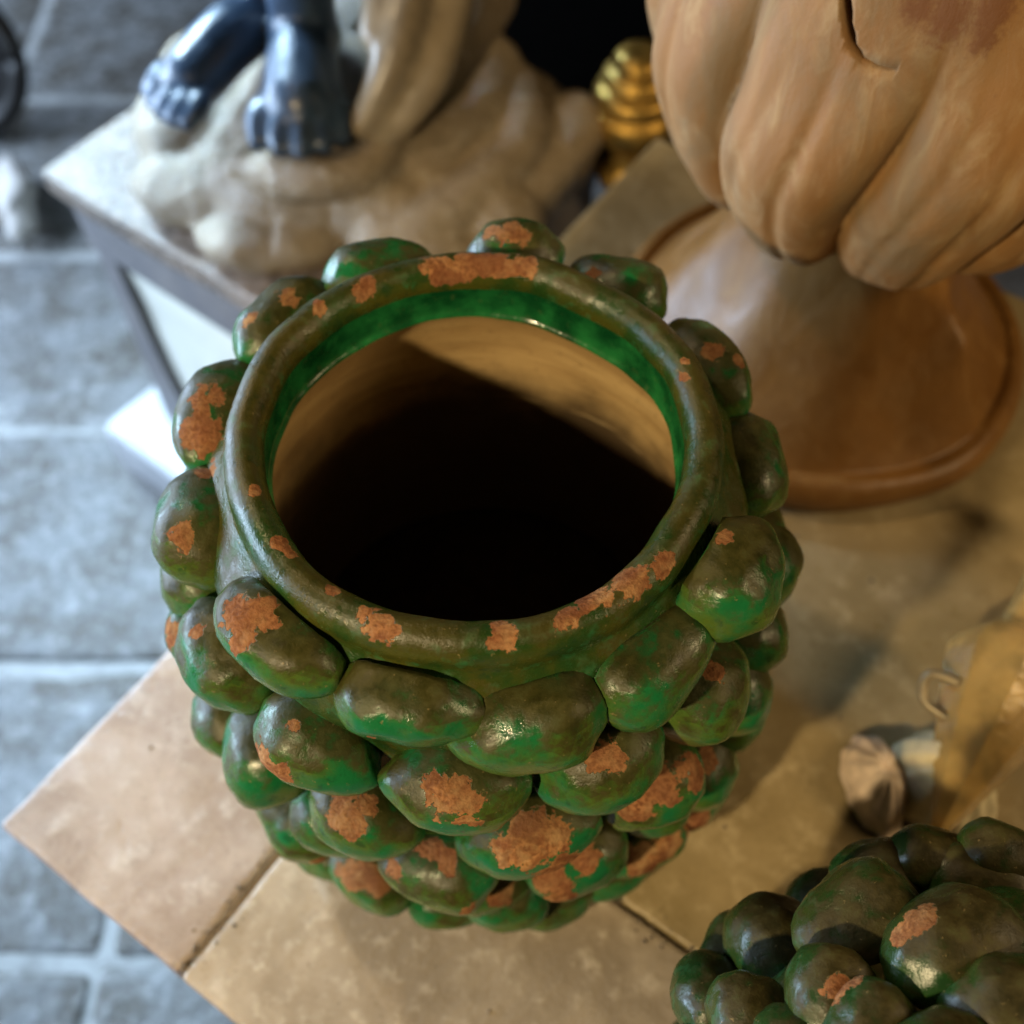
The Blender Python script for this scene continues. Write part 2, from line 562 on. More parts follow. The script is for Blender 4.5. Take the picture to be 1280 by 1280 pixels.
CHIPS = [
    (-0.0213, 0.1007, 0.3128, 0.0074), (-0.007, 0.1024, 0.3117, 0.0074), (0.0094, 0.1025, 0.3116, 0.0074), (0.0238, 0.1012, 0.3118, 0.0066),
    (-0.0569, 0.0848, 0.3131, 0.0056), (0.0609, 0.1125, 0.2953, 0.0051), (0.1007, 0.0377, 0.3127, 0.0031), (0.1005, 0.0295, 0.3118, 0.0034),
    (-0.0776, 0.0702, 0.3141, 0.004), (-0.0966, -0.038, 0.3136, 0.0035), (-0.0821, -0.0659, 0.3133, 0.0041), (-0.0768, -0.07, 0.312, 0.0027),
    (-0.0571, -0.0875, 0.3118, 0.003), (-0.0436, -0.099, 0.3137, 0.0046), (-0.0366, -0.1049, 0.3136, 0.0066), (-0.0322, -0.1079, 0.3131, 0.0046),
    (0.0143, -0.111, 0.3134, 0.0055), (0.0127, -0.1058, 0.3139, 0.0039), (0.0407, -0.1018, 0.314, 0.0049), (0.0527, -0.0908, 0.3124, 0.0074),
    (0.0663, -0.0852, 0.3139, 0.0074), (0.0828, -0.0775, 0.3127, 0.0048), (-0.1351, 0.0319, 0.2893, 0.0087), (-0.1379, 0.0144, 0.2831, 0.0094),
    (-0.1306, -0.0049, 0.2798, 0.0054), (-0.1356, -0.0441, 0.2856, 0.0059), (-0.135, -0.05, 0.2797, 0.0037), (-0.0967, -0.097, 0.3061, 0.0087),
    (-0.09, -0.0955, 0.307, 0.0074), (-0.0961, -0.1064, 0.3027, 0.006), (-0.0847, -0.0989, 0.3063, 0.0047), (-0.1549, -0.059, 0.2154, 0.0073),
    (-0.1316, -0.0767, 0.2507, 0.0038), (-0.0403, -0.1397, 0.2778, 0.003), (-0.0953, -0.1355, 0.2348, 0.008), (-0.0875, -0.1405, 0.235, 0.0065),
    (-0.0798, -0.1235, 0.2528, 0.0036), (-0.0657, -0.1437, 0.1911, 0.0093), (-0.0597, -0.1491, 0.1895, 0.0085), (-0.0541, -0.1404, 0.1929, 0.0062),
    (-0.0104, -0.156, 0.2461, 0.0098), (-0.0034, -0.159, 0.2445, 0.0084), (-0.0156, -0.1515, 0.2488, 0.0063), (0.0619, -0.1376, 0.2504, 0.0078),
    (0.0548, -0.1405, 0.2485, 0.005), (0.0233, -0.1588, 0.1895, 0.0115), (0.0368, -0.1551, 0.19, 0.0092), (0.0138, -0.1618, 0.1867, 0.0077),
    (0.0412, -0.1644, 0.1685, 0.0118), (0.0577, -0.1499, 0.1296, 0.0093), (0.0387, -0.1604, 0.1223, 0.0093), (-0.0244, -0.1455, 0.1365, 0.0059),
    (-0.0157, -0.1532, 0.1374, 0.0058), (-0.0772, -0.138, 0.0523, 0.0095), (-0.0649, -0.1409, 0.0546, 0.0085), (-0.0457, -0.1537, 0.1283, 0.0059),
    (-0.0943, -0.1378, 0.0808, 0.0041), (0.0109, -0.1561, 0.0883, 0.008), (-0.0054, -0.1735, 0.1205, 0.005), (0.0811, -0.1346, 0.1813, 0.0103),
    (0.091, -0.1298, 0.1852, 0.0095), (0.0774, -0.1372, 0.1768, 0.0072), (0.1099, -0.1209, 0.1833, 0.0088), (0.124, -0.0996, 0.1423, 0.0087),
    (0.0932, -0.1361, 0.0796, 0.011), (0.1075, -0.1273, 0.0807, 0.0092), (0.1258, -0.1135, 0.0737, 0.0094), (0.0432, -0.1662, 0.1121, 0.0077),
    (0.1096, -0.0982, 0.2529, 0.0052), (0.1336, 0.058, 0.289, 0.0033), (0.1195, 0.062, 0.2906, 0.0057), (-0.0986, 0.0915, 0.2973, 0.0058),
    (0.0176, 0.1317, 0.3084, 0.0085), (0.0069, 0.134, 0.3062, 0.006), (-0.1181, 0.079, 0.2959, 0.0049), (0.1102, -0.0592, 0.3088, 0.0035),
]


def fruit_mesh(bm_src, a, b, c, seed, tip=1.0):
    """a lemon-like fruit along local x, lumpy, blunt nub at one end"""
    out = []
    for v in bm_src:
        x, y, z = v
        s = (1 - abs(x) ** 2.4) ** 0.52 if abs(x) < 1 else 0
        rr = math.sqrt(y * y + z * z)
        f = (s / rr) if rr > 1e-6 else 0
        px = x * a * (1.0 + 0.06 * max(0, abs(x) - 0.8) * 5)
        py = y * f * b
        pz = z * f * c
        taper = (1.0 - 0.15 * x * tip) * (1 + 0.07 * math.sin(seed * 9 + 2.2 * x))
        q = Vector((px, py, pz))
        q.y *= taper
        q.z *= taper
        w = Vector((x, y, z)) * 1.25 + Vector((seed * 5.7, seed * 2.3, seed))
        d = noise.noise(w) * 0.09 + noise.noise(w * 2.3) * 0.045 + noise.noise(w * 6) * 0.014
        out.append(q * (1 + d))
    return out


bmi = bmesh.new()
bmesh.ops.create_icosphere(bmi, subdivisions=4, radius=1)
ICO_V = [v.co.normalized() for v in bmi.verts]
ICO_F = [tuple(v.index for v in f.verts) for f in bmi.faces]
bmi.free()


def add_fruit(parent, pos, nrm, a, b, roll, mat, seed, spots, depth=1.05, r_min=0.0):
    n = Vector(nrm).normalized()
    t = Vector((0, 0, 1)).cross(n)
    if t.length < 0.05:
        t = Vector((1, 0, 0))
    t.normalize()
    w = n.cross(t)
    cr, sr = math.cos(R(roll)), math.sin(R(roll))
    ax = t * cr + w * sr
    ay = w * cr - t * sr
    pts = fruit_mesh(ICO_V, a, b, b * depth, seed, 1 if seed % 2 < 1 else -1)
    verts = [ax * p.x + ay * p.y + n * p.z for p in pts]
    P = Vector(pos)
    if r_min:                        # the back of each fruit is pressed flat onto the pot wall
        for v in verts:
            h = math.hypot(v.x + P.x, v.y + P.y)
            if h < r_min:
                v.x, v.y = (v.x + P.x) * r_min / h - P.x, (v.y + P.y) * r_min / h - P.y
    o = obj('fruit', verts, ICO_F, mat, parent, pos)
    near = [s for s in spots if (Vector(s[:3]) - P).length < 0.07]
    set_attr(o, 'chip', chip_field([v + P for v in verts], near) if near else [0.0] * len(verts))
    return o


def pot_wobble(a, i, r, z):
    p = Vector((math.cos(a) * 1.6, math.sin(a) * 1.6, z * 9))
    w = noise.noise(p) * 0.0030 + noise.noise(p * 3.1) * 0.0013
    return w, noise.noise(p + Vector((5, 3, 0))) * 0.0032 if z > 0.2 else 0


pot = empty('fruit_pot', (0, 0, 0.001))
tag(pot, 'large open green glazed pot covered in fruit at the middle of the stone table', 'pot')
RING = [(PI * k / 14, ) for k in range(15)]
outer = smooth_prof([(0.100, 0.0), (0.128, 0.004), (0.136, 0.04), (0.138, 0.09), (0.138, 0.15), (0.135, 0.21), (0.1345, 0.243),
                     (0.1360, 0.258), (0.1320, 0.272), (0.1228, 0.2845), (0.1163, 0.2945)], 6)
lip = []
for k in range(1, 17):     # rolled lip, outside to inside
    a = R(-35) + R(230) * k / 16
    lip.append((0.1072 + 0.0094 * math.cos(a), 0.3022 + 0.0118 * math.sin(a)))
prof = outer + lip
vb, fb = lathe_data([(0.0, 0.0)] + prof, 160, pot_wobble)
body = obj('rim_and_body', vb, fb, M['rim'], pot)
set_attr(body, 'chip', chip_field(vb, CHIPS))
r_in, z_in = lip[-1]
collar = smooth_prof([(r_in + 0.0004, z_in + 0.0006), (0.0990, 0.295), (0.0995, 0.288), (0.0992, 0.281), (0.0978, 0.2785), (0.0974, 0.2772), (0.0990, 0.2760)], 5)
vc, fc = lathe_data(collar, 160, pot_wobble)
obj('inner_collar', vc, fc, M['collar'], pot)
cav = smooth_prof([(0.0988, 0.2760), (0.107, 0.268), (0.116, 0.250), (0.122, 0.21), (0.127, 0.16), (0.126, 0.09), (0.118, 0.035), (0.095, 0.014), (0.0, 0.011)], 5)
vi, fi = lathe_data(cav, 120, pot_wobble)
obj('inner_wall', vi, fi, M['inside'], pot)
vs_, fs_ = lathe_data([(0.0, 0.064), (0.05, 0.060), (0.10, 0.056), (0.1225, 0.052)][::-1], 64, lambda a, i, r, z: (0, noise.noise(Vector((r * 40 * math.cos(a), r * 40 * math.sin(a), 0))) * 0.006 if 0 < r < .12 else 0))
obj('added_dark_disc', vs_, fs_, M['shade_disc'], pot)  # added disc, darkens the pot's inside and cuts bounced light
for i, (th, z, a, b, r, roll) in enumerate(FRUITS):
    if z < 0.245:
        a, b, r = a * 1.12, b * 1.06, r - 0.003
    else:
        a, b, r = a * 1.10, b * 1.04, r - (0.006 if th < 200 or th > 340 else 0.003)
    t = R(th)
    tilt = 0.45 if z > 0.25 else (0.1 if z > 0.12 else -0.1)
    add_fruit(pot, (r * math.cos(t), r * math.sin(t), max(z, b * 1.02)), (math.cos(t), math.sin(t), tilt), a, b, roll, M['glaze'], i * 1.37, CHIPS, 1.12 if z > 0.245 else 1.02, 0.1285 if z < 0.245 else 0.1205)

# ------------------------------------------------------------------ second pot heaped with fruit
heap = empty('fruit_pot', (0.205, -0.285, 0.001))
tag(heap, 'shade-darkened green glazed fruit heap, closed on top, in the front right corner', 'ornament')
FRUITS2 = [(.1444, -.1978, .1588, .0190, .0230, 80), (.1725, -.1995, .2041, .0294, .0265, 0), (.1121, -.2215, .1503, .0230, .0190, 55),
           (.1210, -.2365, .1933, .0185, .0190, 40), (.1501, -.2333, .2246, .0205, .0200, 20), (.1594, -.2488, .2382, .0215, .0185, 0),
           (.2017, -.2162, .2305, .0305, .0272, 25), (.2376, -.1788, .1915, .0280, .0205, 0), (.2154, -.2401, .2449, .0262, .0235, 0),
           (.2018, -.1689, .1820, .0307, .0160, 0), (.2209, -.1662, .1902, .0240, .0145, 0), (.2498, -.1695, .2020, .0240, .0150, 0),
           (.1321, -.2539, .2206, .0205, .0190, 30), (.1834, -.2601, .2500, .0235, .0210, 0), (.1062, -.2495, .1544, .0210, .0190, 60)]
CHIPS2 = [
    (-0.0232, 0.0782, 0.2481, 0.0066), (-0.0281, 0.0727, 0.2444, 0.0046), (-0.0161, 0.0827, 0.2492, 0.0053), (-0.0553, 0.0532, 0.2421, 0.0058),
    (-0.0497, 0.0557, 0.2448, 0.0039), (-0.0618, 0.0517, 0.2416, 0.0032),
]
vh, fh = lathe_data(smooth_prof([(0.0, 0.0), (0.07, 0.0), (0.085, 0.02), (0.095, 0.09), (0.098, 0.15), (0.088, 0.195), (0.06, 0.232), (0.0, 0.250)], 6), 72)
hb = obj('pot_body', vh, fh, M['shaded'], heap)
set_attr(hb, 'chip', [0.0] * len(vh))
hcount = 0
HC = Vector((0, 0, 0.14))
for i, (x, y, z, a, b, roll) in enumerate(FRUITS2):
    p = Vector((x - .205, y + .285, z - .001))
    add_fruit(heap, p, (p - HC), a, b, roll, M['shaded'], i * 2.11 + 50, CHIPS2)
taken = [Vector((x - .205, y + .285, z)) for (x, y, z, *_) in FRUITS2]
for (z, r, n) in [(.03, .098, 11), (.078, .105, 11), (.125, .110, 11), (.172, .104, 10), (.214, .084, 8), (.246, .05, 5), (.262, 0.008, 1)]:
    for j in range(n):
        t = 2 * PI * (j + 0.5 * (round(z * 100) % 2)) / n
        p = Vector((r * math.cos(t), r * math.sin(t), z))
        if all((p - q).length > 0.034 for q in taken):
            taken.append(p)
            add_fruit(heap, p, p - Vector((0, 0, min(z, .13))), random.uniform(.025, .029), random.uniform(.020, .023), random.uniform(-15, 15), M['shaded'], 90 + j + z * 100, CHIPS2)

# ------------------------------------------------------------------ terracotta urn on a round foot
urn = empty('urn', (0.272, 0.320, 0.001))
tag(urn, 'large weathered terracotta urn with broad lobes and a crack, on a round foot', 'urn')
foot_prof = smooth_prof([(r * 0.955, z) for (r, z) in [(0.0, 0.0), (0.10, 0.0), (0.168, 0.0), (0.178, 0.006), (0.181, 0.016), (0.1775, 0.0255), (0.1715, 0.0305), (0.1655, 0.0305), (0.1605, 0.0285), (0.155, 0.033),
                         (0.143, 0.046), (0.124, 0.070), (0.104, 0.102), (0.090, 0.135), (0.083, 0.160), (0.080, 0.188)]], 6)


def foot_fn(a, i, r, z):
    p = Vector((math.cos(a) * 2, math.sin(a) * 2, z * 10))
    # shallow folds run up the foot
    fold = 0.0035 * math.cos(8 * a + 0.6) * max(0, 1 - abs(r - 0.115) / 0.06)
    for a0, amp in ((R(150), 0.022), (R(312), 0.036)):
        da = (a - a0 + PI) % (2 * PI) - PI
        fold += amp * math.exp(-abs(da) / (0.20 if (da > 0) == (a0 < PI) else 0.07)) * max(0, 1 - abs(r - 0.118) / 0.040)
    return noise.noise(p) * 0.003, fold + noise.noise(p * 2) * 0.0012 * (z > 0.01)


vf, ff = lathe_data(foot_prof, 128, foot_fn)
fo = obj('foot', vf, ff, M['foot'], urn)
set_attr(fo, 'chip', [0.0] * len(vf))
bowl_pts = [(0.055, 0.165), (0.085, 0.185), (0.112, 0.210), (0.136, 0.245), (0.153, 0.290), (0.159, 0.335), (0.158, 0.375), (0.151, 0.415),
            (0.140, 0.450), (0.132, 0.480), (0.134, 0.500)]
bowl_s = smooth_prof(bowl_pts, 6)
inner = [(r - 0.010, z) for (r, z) in bowl_s[::-1]]
inner[-1] = (0.045, 0.178)
closed = [(0.0, 0.165)] + bowl_s + [(0.129, 0.508)] + inner + [(0.0, 0.178)]


def sstep(x, lo, hi):
    t = max(0.0, min(1.0, (x - lo) / (hi - lo)))
    return t * t * (3 - 2 * t)


N_OUT = len(bowl_s)


def bowl_fn(a, i, r, z):
    """ten broad lobes fused side by side, a soft vein in each, all worn and uneven"""
    if r < 0.01:
        return 0, 0
    p = Vector((math.cos(a) * 2.4, math.sin(a) * 2.4, z * 9))
    d = noise.noise(p) * 0.004 + noise.noise(p * 3.3) * 0.0014
    if not 1 <= i <= N_OUT:
        return d * 0.5, 0
    w = R(36)
    u = (a - R(246) - 0.65 * (z - 0.20) + 0.03 * math.sin(31 * z)) / w
    k = math.floor(u)
    t = 2 * (u - k) - 1                                  # -1..1 across one lobe
    ht = 0.015 * math.sin(k * 2.4)
    amp = sstep(z, 0.168, 0.212) * (1 - sstep(z, 0.300 + ht, 0.415 + ht))
    full = max(0.0, 1 - abs(t) ** 3.0) ** 0.75
    vein = 0.0034 * math.exp(-((t - 0.22 + 1.6 * (z - 0.25)) / 0.09) ** 2) + 0.002 * math.exp(-((t + 0.45) / 0.10) ** 2)
    side = 0.004 * t                                     # each lobe laps a little over the next
    d += amp * (0.0235 * full - 0.006 - vein + side * full)
    return d, -0.008 * full * sstep(z, 0.166, 0.19) * (1 - sstep(z, 0.20, 0.27))


vu, fu = lathe_data(closed, 480, bowl_fn)
STAINS = [
    (-0.0438, -0.1461, 0.4034, 0.0153), (-0.0279, -0.1523, 0.3979, 0.0115), (-0.0586, -0.1404, 0.4055, 0.0115), (-0.0257, -0.1502, 0.409, 0.0132),
]
bowl = obj('bowl', vu, fu, M['urn'], urn)
CRACK = [
    (-0.0929, -0.1224, 0.41, 0.0023), (-0.0905, -0.1262, 0.3998, 0.0022), (-0.0879, -0.1305, 0.3898, 0.002), (-0.0841, -0.1356, 0.3808, 0.0018),
    (-0.0786, -0.14, 0.3757, 0.0014), (-0.0713, -0.1436, 0.3746, 0.0009), (-0.0617, -0.1466, 0.3754, 0.0004),
]
if CRACK:
    bmx = bmesh.new()
    bmx.from_mesh(bowl.data)
    bmesh.ops.remove_doubles(bmx, verts=bmx.verts, dist=1e-5)
    bmesh.ops.recalc_face_normals(bmx, faces=bmx.faces)
    bmx.to_mesh(bowl.data)
    bmx.free()
    ctr = Vector((0, 0, 0.36))
    path = [Vector(c[:3]) for c in CRACK]
    pin, pout = [], []
    cv, cf = [], []
    for i, p in enumerate(path):
        tdir = (path[min(i + 1, len(path) - 1)] - path[max(i - 1, 0)]).normalized()
        nr = Vector((p.x, p.y, 0)).normalized()
        sd = tdir.cross(nr).normalized() * CRACK[i][3] * 1.35
        for q in (p + nr * 0.03 - sd, p + nr * 0.03 + sd, p - nr * 0.03 + sd, p - nr * 0.03 - sd):
            cv.append(q)
    m = len(path)
    for i in range(m - 1):
        for j in range(4):
            k2 = (j + 1) % 4
            cf.append((i * 4 + j, i * 4 + k2, (i + 1) * 4 + k2, (i + 1) * 4 + j))
    cf.append((3, 2, 1, 0))
    cf.append(tuple((m - 1) * 4 + j for j in range(4)))
    cutter = obj('cutter', cv, cf, M['urn'], urn)
    bmx = bmesh.new()
    bmx.from_mesh(cutter.data)
    bmesh.ops.recalc_face_normals(bmx, faces=bmx.faces)
    bmx.to_mesh(cutter.data)
    bmx.free()
    md = bowl.modifiers.new('crack', 'BOOLEAN')
    md.operation = 'DIFFERENCE'
    md.solver = 'EXACT'
    md.object = cutter
    dg = bpy.context.evaluated_depsgraph_get()
    nm = bpy.data.meshes.new_from_object(bowl.evaluated_get(dg))
    bowl.modifiers.clear()
    bowl.data = nm
    bpy.data.objects.remove(cutter)
set_attr(bowl, 'chip', chip_field([v.co for v in bowl.data.vertices], STAINS))

# ------------------------------------------------------------------ statue on its plinth, left of the table
PC = Vector((-0.504, 0.665, 0))          # left front corner of the plinth top
PU = Vector((0.60, 0.80, 0)).normalized()
PV = Vector((0.80, -0.60, 0)).normalized()
PROT = math.atan2(PV.y, PV.x)
PW, PD = 0.47, 0.44
plinth = empty('plinth', (PC.x, PC.y, FZ), PROT)
tag(plinth, 'grey and cream plinth under the dark footed statue, beside the table', 'plinth')
H0 = -FZ - 0.10
rough_slab('top_slab', (PW, PD, 0.032), 0.007, M['plinth'], plinth, (PW / 2, PD / 2, H0), 0, 6, 0.003, 4, 3)
rough_slab('moulding', (PW - 0.024, PD - 0.024, 0.085), 0.010, M['plinth_dark'], plinth, (PW / 2, PD / 2, H0 - 0.034), 0, 6, 0.003, 5, 3)
rough_slab('side_panel', (PW - 0.06, PD - 0.06, 0.335), 0.002, M['panel'], plinth, (PW / 2, PD / 2, H0 - 0.1205), 0, 5, 0.004, 6, 2)
for (sx, sy, dx, dy) in ((0, 0, 1, 1), (PW, 0, -1, 1), (0, PD, 1, -1), (PW, PD, -1, -1)):
    # corner legs, flaring towards the floor
    vs, fs = [], []
    levels = [(H0 - 0.1205, 0.030), (H0 - 0.24, 0.036), (H0 - 0.34, 0.046), (H0 - 0.42, 0.064), (0.1015, 0.08)]
    for (z, w) in levels:
        for (ux, uy) in ((0, 0), (1, 0), (1, 1), (0, 1)):
            vs.append((sx + dx * (0.018 + ux * w), sy + dy * (0.018 + uy * w), z))
    for i in range(len(levels) - 1):
        for j in range(4):
            q = (j + 1) % 4
            fs.append((i * 4 + j, i * 4 + q, (i + 1) * 4 + q, (i + 1) * 4 + j))
    fs += [(0, 1, 2, 3), (19, 18, 17, 16)]
    lg = obj('leg', vs, fs, M['plinth_dark'], plinth, smooth=False)
rough_slab('base_step', (PW + 0.10, PD + 0.10, 0.10), 0.014, M['step'], plinth, (PW / 2, PD / 2, 0.1003), 0, 6, 0.004, 9, 3)


def remesh(o, voxel, smooth=6):
    m = o.modifiers.new('remesh', 'REMESH')
    m.mode = 'VOXEL'
    m.voxel_size = voxel
    m.use_smooth_shade = True
    if smooth:
        s = o.modifiers.new('smooth', 'SMOOTH')
        s.iterations = smooth
        s.factor = 0.5
    dg = bpy.context.evaluated_depsgraph_get()
    me = bpy.data.meshes.new_from_object(o.evaluated_get(dg))
    o.modifiers.clear()
    mats = list(o.data.materials)
    o.data = me
    me.materials.clear()
    for mm in mats:
        me.materials.append(mm)
    me.polygons.foreach_set('use_smooth', [True] * len(me.polygons))
    return o


class Blob:
    def __init__(self):
        self.bm = bmesh.new()

    def ball(self, c, r, rot=None):
        M4 = Matrix.Translation(Vector(c)) @ (rot or Matrix.Identity(4)) @ Matrix.Diagonal((*((r, r, r) if isinstance(r, (int, float)) else r), 1))
        bmesh.ops.create_icosphere(self.bm, subdivisions=3, radius=1, matrix=M4)
        return self

    def limb(self, pts, radii, n=14, per=5):
        P = smooth_prof([(*p, r) for p, r in zip(pts, radii)], per)
        v, f = tube_data([p[:3] for p in P], [p[3] for p in P], n)
        vs = [self.bm.verts.new(q) for q in v]
        for ff_ in f:
            self.bm.faces.new([vs[i] for i in ff_])
        self.ball(P[0][:3], P[0][3])
        self.ball(P[-1][:3], P[-1][3])
        return self

    def build(self, name, mat, parent, voxel, smooth=6):
        o = from_bm(name, self.bm, mat, parent)
        return remesh(o, voxel, smooth)


statue = empty('statue', (-0.16, 0.66, -0.0995))
tag(statue, 'dark blue footed statue with cream robe standing on painted rock', 'statue')
SO = Vector((-0.16, 0.66, -0.0995))


def S(*p):
    return tuple(Vector(p) - SO)


rk = Blob()
for (x, y, z, rx, ry, rz_) in [(-.16, .70, -.06, .17, .15, .07), (-.19, .60, -.055, .11, .07, .055), (-.06, .60, -.075, .085, .08, .06), (.02, .69, -.08, .075, .10, .065),
                               (-.08, .515, -.075, .07, .035, .03), (.005, .555, -.075, .05, .05, .045), (-.30, .62, -.075, .09, .07, .04), (-.23, .54, -.08, .08, .045, .03),
                               (-.33, .68, -.06, .06, .07, .05), (.055, .68, -.085, .05, .08, .06), (-.12, .80, -.05, .10, .07, .09), (-.20, .85, -.06, .10, .08, .05),
                               (-.30, .78, -.06, .08, .07, .045), (-.12, .56, -.06, .06, .04, .045)]:
    rk.ball(S(x, y, z), (rx, ry, rz_))
# ledge under the toes, and heavy folds fallen over the right half of the base
rk.limb([S(-.25, .575, -.02), S(-.19, .545, -.01), S(-.13, .555, -.01), S(-.10, .60, 0.0)], [.018, .022, .022, .018])
rk.limb([S(-.02, .79, .03), S(-.05, .69, .01), S(-.09, .645, -.01), S(-.14, .63, -.025)], [.044, .033, .028, .016])
rk.limb([S(-.01, .71, -.01), S(-.016, .65, -.015), S(-.075, .595, -.03), S(-.15, .578, -.04)], [.040, .033, .029, .020])
rk.limb([S(.015, .69, -.03), S(.022, .62, -.035), S(-.04, .545, -.05), S(-.115, .520, -.06)], [.040, .033, .029, .022])
rk.limb([S(.085, .69, -.06), S(.06, .62, -.06), S(.01, .545, -.07)], [.038, .031, .024])
rock = rk.build('rock_base', M['rock'], statue, 0.005, 2)
for v in rock.data.vertices:
    q = v.co * 16
    d = noise.noise_vector(q) * 0.003 + noise.noise_vector(q * 3) * 0.001
    if v.co.x < -.06:
        d += noise.noise_vector(q * 1.6) * 0.006
    v.co += d
    v.co.z = max(v.co.z, 0.0)
bd = Blob()
# foot pointing to the viewer, five toes
bd.limb([S(-.185, .695, .30), S(-.185, .695, .16), S(-.187, .690, .09), S(-.188, .680, .055)], [.052, .040, .034, .036])
bd.limb([S(-.188, .700, .040), S(-.187, .645, .050), S(-.184, .600, .036)], [.034, .036, .040])
for i, (x, y) in enumerate([(-.225, .560), (-.203, .548), (-.182, .545), (-.162, .552), (-.145, .566)]):
    x0 = -.184 + (x + .184) * 0.75
    bd.limb([S(x0, .610, .034), S(x, y + .022, .036), S(x, y, .024)], [.012, .0112 if i else .013, .0092 if i else .011], 10)
# second foot, turned to the side
bd.limb([S(-.200, .800, .30), S(-.212, .772, .16), S(-.222, .752, .09), S(-.232, .740, .05)], [.050, .040, .034, .034])
bd.limb([S(-.222, .755, .035), S(-.262, .695, .045), S(-.298, .648, .030)], [.032, .033, .032])
for i, (x, y) in enumerate([(-.345, .640), (-.338, .622), (-.327, .606), (-.313, .596), (-.298, .590)]):
    bd.limb([S(-.298 + (x + .32) * .5, .655 + (y - .61) * .5, .028), S(x + .012, y + .015, .030), S(x, y, .020)], [.012, .011, .009], 10)
# legs join above the frame
bd.limb([S(-.185, .695, .28), S(-.18, .72, .36), S(-.17, .76, .45)], [.052, .056, .060])
bd.limb([S(-.200, .800, .28), S(-.19, .80, .36), S(-.17, .78, .45)], [.050, .056, .060])
body_s = bd.build('legs', M['skin'], statue, 0.0045, 3)
rb = Blob()
rb.limb([S(-.05, .80, .42), S(-.068, .70, .16), S(-.092, .622, .08), S(-.128, .580, .025)], [.036, .026, .022, .013])
rb.limb([S(-.01, .80, .42), S(-.035, .70, .14), S(-.062, .625, .055), S(-.110, .580, .005)], [.040, .028, .024, .014])
rb.limb([S(-.085, .80, .40), S(-.098, .70, .16), S(-.112, .63, .09)], [.032, .022, .015])
rb.ball(S(-.12, .83, .40), (.12, .09, .18))
robe = rb.build('robe', M['robe'], statue, 0.006, 4)

# ------------------------------------------------------------------ gilded candlestick behind the table
cs = empty('candlestick', (0.150, 0.700, FZ + 0.0055))
tag(cs, 'gilded turned candlestick with ringed top in the gap behind the table', 'candlestick')
zt = -FZ - 0.0055 - 0.005
kp = [(0.0, zt + .026), (.012, zt + .025), (.020, zt + .020), (.0225, zt + .014), (.021, zt + .010), (.027, zt + .006), (.0305, zt - .001), (.0285, zt - .006),
      (.034, zt - .010), (.037, zt - .017), (.034, zt - .024), (.039, zt - .030), (.041, zt - .040), (.037, zt - .052), (.026, zt - .064), (.020, zt - .076),
      (.022, zt - .088), (.029, zt - .098), (.029, zt - .108), (.019, zt - .120), (.014, zt - .15)]
kp = [(r * 1.25, zt + (z - zt) * 1.2) for (r, z) in kp]
vk, fk = lathe_data(smooth_prof(kp, 5)[::-1], 48)
obj('turned_top', vk, fk, M['gold'], cs)
vk, fk = lathe_data(smooth_prof([(.0175, zt - .1805), (.018, zt - .30), (.022, .25), (.028, .20), (.02, .12)], 5)[::-1], 40)
obj('stem', vk, fk, M['gold'], cs)
vk, fk = lathe_data(smooth_prof([(.02, .1195), (.03, .10), (.05, .05), (.09, .03), (.10, .012), (.10, 0.0), (.0, 0.0)], 5)[::-1], 48)
obj('foot', vk, fk, M['gold'], cs)

# ------------------------------------------------------------------ amber glass bottle lying on the table, with shell and dish
bottle = empty('glass_bottle', (0.330, -0.030, 0.0012))
tag(bottle, 'golden faceted glass bottle lying on the table, its long neck towards the urn', 'bottle')
axis = Vector((0.112, 0.178, 0.012)).normalized()
bp = smooth_prof([(0.0, -.092), (.006, -.088), (.016, -.060), (.028, -.025), (.037, .010), (.041, .032), (.034, .048), (.021, .060), (.0165, .075), (.0155, .11), (.0165, .155), (.0205, .185), (.0225, .190)], 5)
inner_b = [(max(r - .0035, 0.0), z + .001) for (r, z) in bp[::-1]]
vg, fg = lathe_data(bp + inner_b, 8)
rotm = axis.to_track_quat('Z', 'Y').to_matrix()
vg = [rotm @ Vector(v) + Vector((0, 0, 0.0425)) for v in vg]
obj('glass_body', vg, fg, M['amber'], bottle, smooth=False)
hp = smooth_prof([(-.022, .012, .060), (-.040, .020, .056), (-.044, .006, .048), (-.030, -.010, .050), (-.019, -.028, .058), (-.016, -.048, .050)], 5)
vt, ft = tube_data(hp, [.0034] * len(hp), 12)
obj('handle', vt, ft, M['silver'], bottle)

shell = empty('sea_shell', (0.284, -0.066, 0.0012))
tag(shell, 'small ribbed cream and pink sea shell between the bottle and dark fruit heap', 'shell')


def shell_half(cx, cy, rx, ry, h, rot, mat, ribs):
    vs, fs = [], []
    NR, NA = 18, 60
    for i in range(NR + 1):
        s = i / NR
        for j in range(NA):
            a = 2 * PI * j / NA
            rib = 1 + 0.035 * s * math.cos(ribs * a) + 0.10 * noise.noise(Vector((math.cos(a) * 1.7, math.sin(a) * 1.7, cx * 90)))
            x, y = rx * s * rib * math.cos(a), ry * s * rib * math.sin(a)
            z = h * (1 - s * s) ** 0.7 * (1 + 0.05 * math.cos(ribs * a) * s + 0.22 * noise.noise(Vector((x * 60, y * 60, cx * 50)))) + 0.001
            vs.append((cx + x * math.cos(rot) - y * math.sin(rot), cy + x * math.sin(rot) + y * math.cos(rot), z))
    for i in range(NR):
        for j in range(NA):
            k = (j + 1) % NA
            fs.append((i * NA + j, i * NA + k, (i + 1) * NA + k, (i + 1) * NA + j))
    fs.append(tuple(NR * NA + j for j in range(NA))[::-1])
    return obj('shell_half', vs, fs, mat, shell)


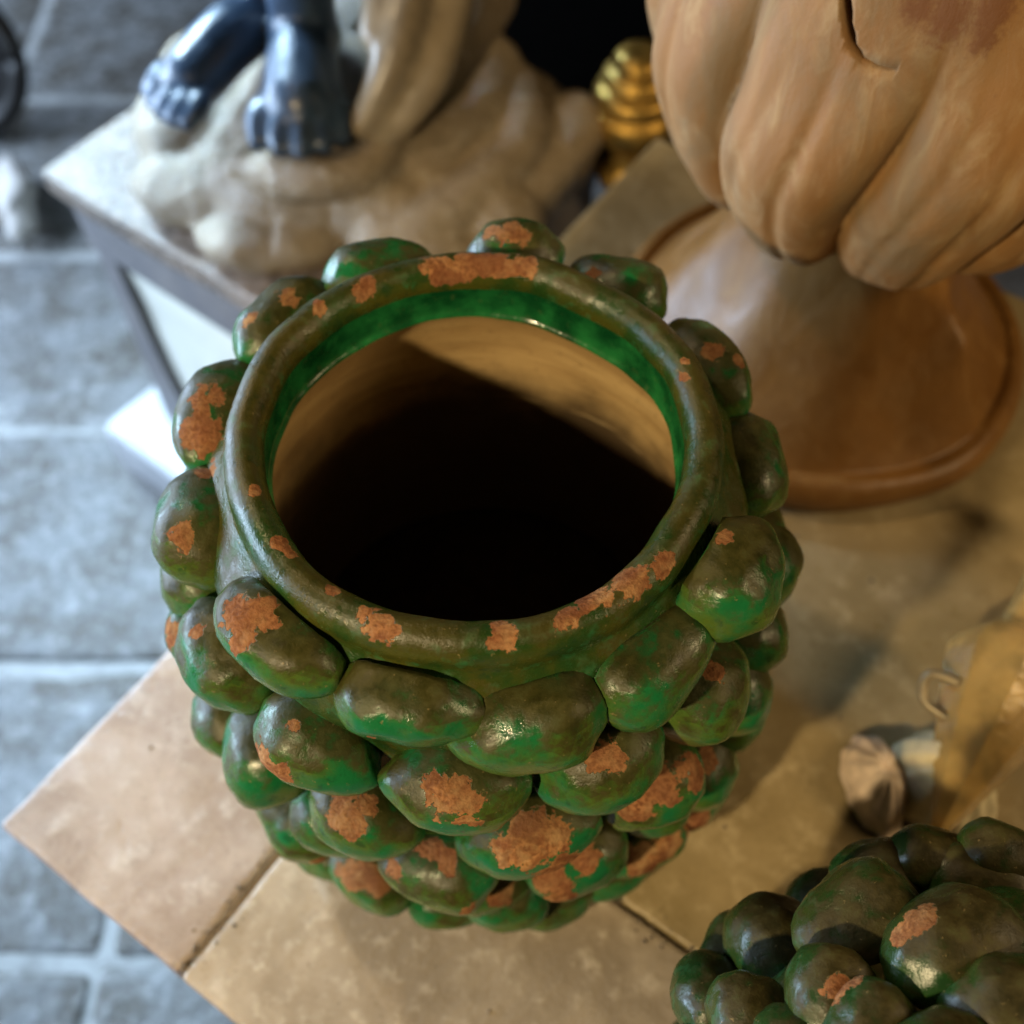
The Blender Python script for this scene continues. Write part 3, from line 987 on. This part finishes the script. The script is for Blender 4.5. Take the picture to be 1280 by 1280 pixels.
shell_half(0.018, -0.002, .034, .038, .050, 0.3, M['shell'], 13)
shell_half(-0.026, 0.0, .020, .034, .034, 0.1, M['shell_pink'], 11)

dish = empty('glass_dish', (0.402, 0.045, 0.0012), R(52))
tag(dish, 'square smoky glass dish with pale rim at the right edge beside the bottle', 'dish')
bm = bmesh.new()
bmesh.ops.create_cube(bm, size=1)
for v in bm.verts:
    k = 1.0 if v.co.z > 0 else 0.86
    v.co = Vector((v.co.x * 0.115 * k, v.co.y * 0.066 * k, (v.co.z + 0.5) * 0.05))
top = max(bm.faces, key=lambda f: f.calc_center_median().z)
res = bmesh.ops.inset_individual(bm, faces=[top], thickness=0.006)
for v in top.verts:
    v.co.z -= 0.036
bmesh.ops.bevel(bm, geom=bm.edges[:], offset=0.002, segments=2, affect='EDGES')
from_bm('dish_body', bm, M['clear'], dish)

# ------------------------------------------------------------------ iron hoop and stand-in for a glint on the paving, far left
hoop = empty('iron_hoop', (-0.99, 1.44, FZ + 0.022))
tag(hoop, 'black iron hoop standing on the paving at the far left edge', 'hoop')
ring = [(0.0 + 0.12 * math.cos(R(a)), 0.12 * math.sin(R(a)) * 0.35, 0.125 + 0.12 * math.sin(R(a))) for a in range(0, 361, 10)]
vt, ft = tube_data(ring, [.02] * len(ring), 12)
obj('iron_ring', vt, ft, M['iron'], hoop)
ring = [(p[0] * .62, p[1] * .62 + 0.03, 0.02 + p[2] * .62) for p in ring]
vt, ft = tube_data(ring, [.012] * len(ring), 10)
obj('inner_ring', vt, ft, M['iron'], hoop)
glint = Blob()
for i in range(7):
    glint.limb([(random.uniform(-.03, .03), random.uniform(-.09, .09), .02), (random.uniform(-.05, .05), random.uniform(-.06, .06), .045),
              (random.uniform(-.03, .03), random.uniform(-.10, .10), .018)], [.016, .022, .016], 8)
glint_lump = glint.build('white_glint', M['glint_pale'], None, 0.006, 3)  # pale lump added in place of a bright reflection
glint_lump.location = (-0.86, 1.19, FZ + 0.024)
glint_lump.rotation_euler = (0, 0, R(20))
tag(glint_lump, 'white lump standing in for a bright reflection on the grey paving at the far left', 'glint')
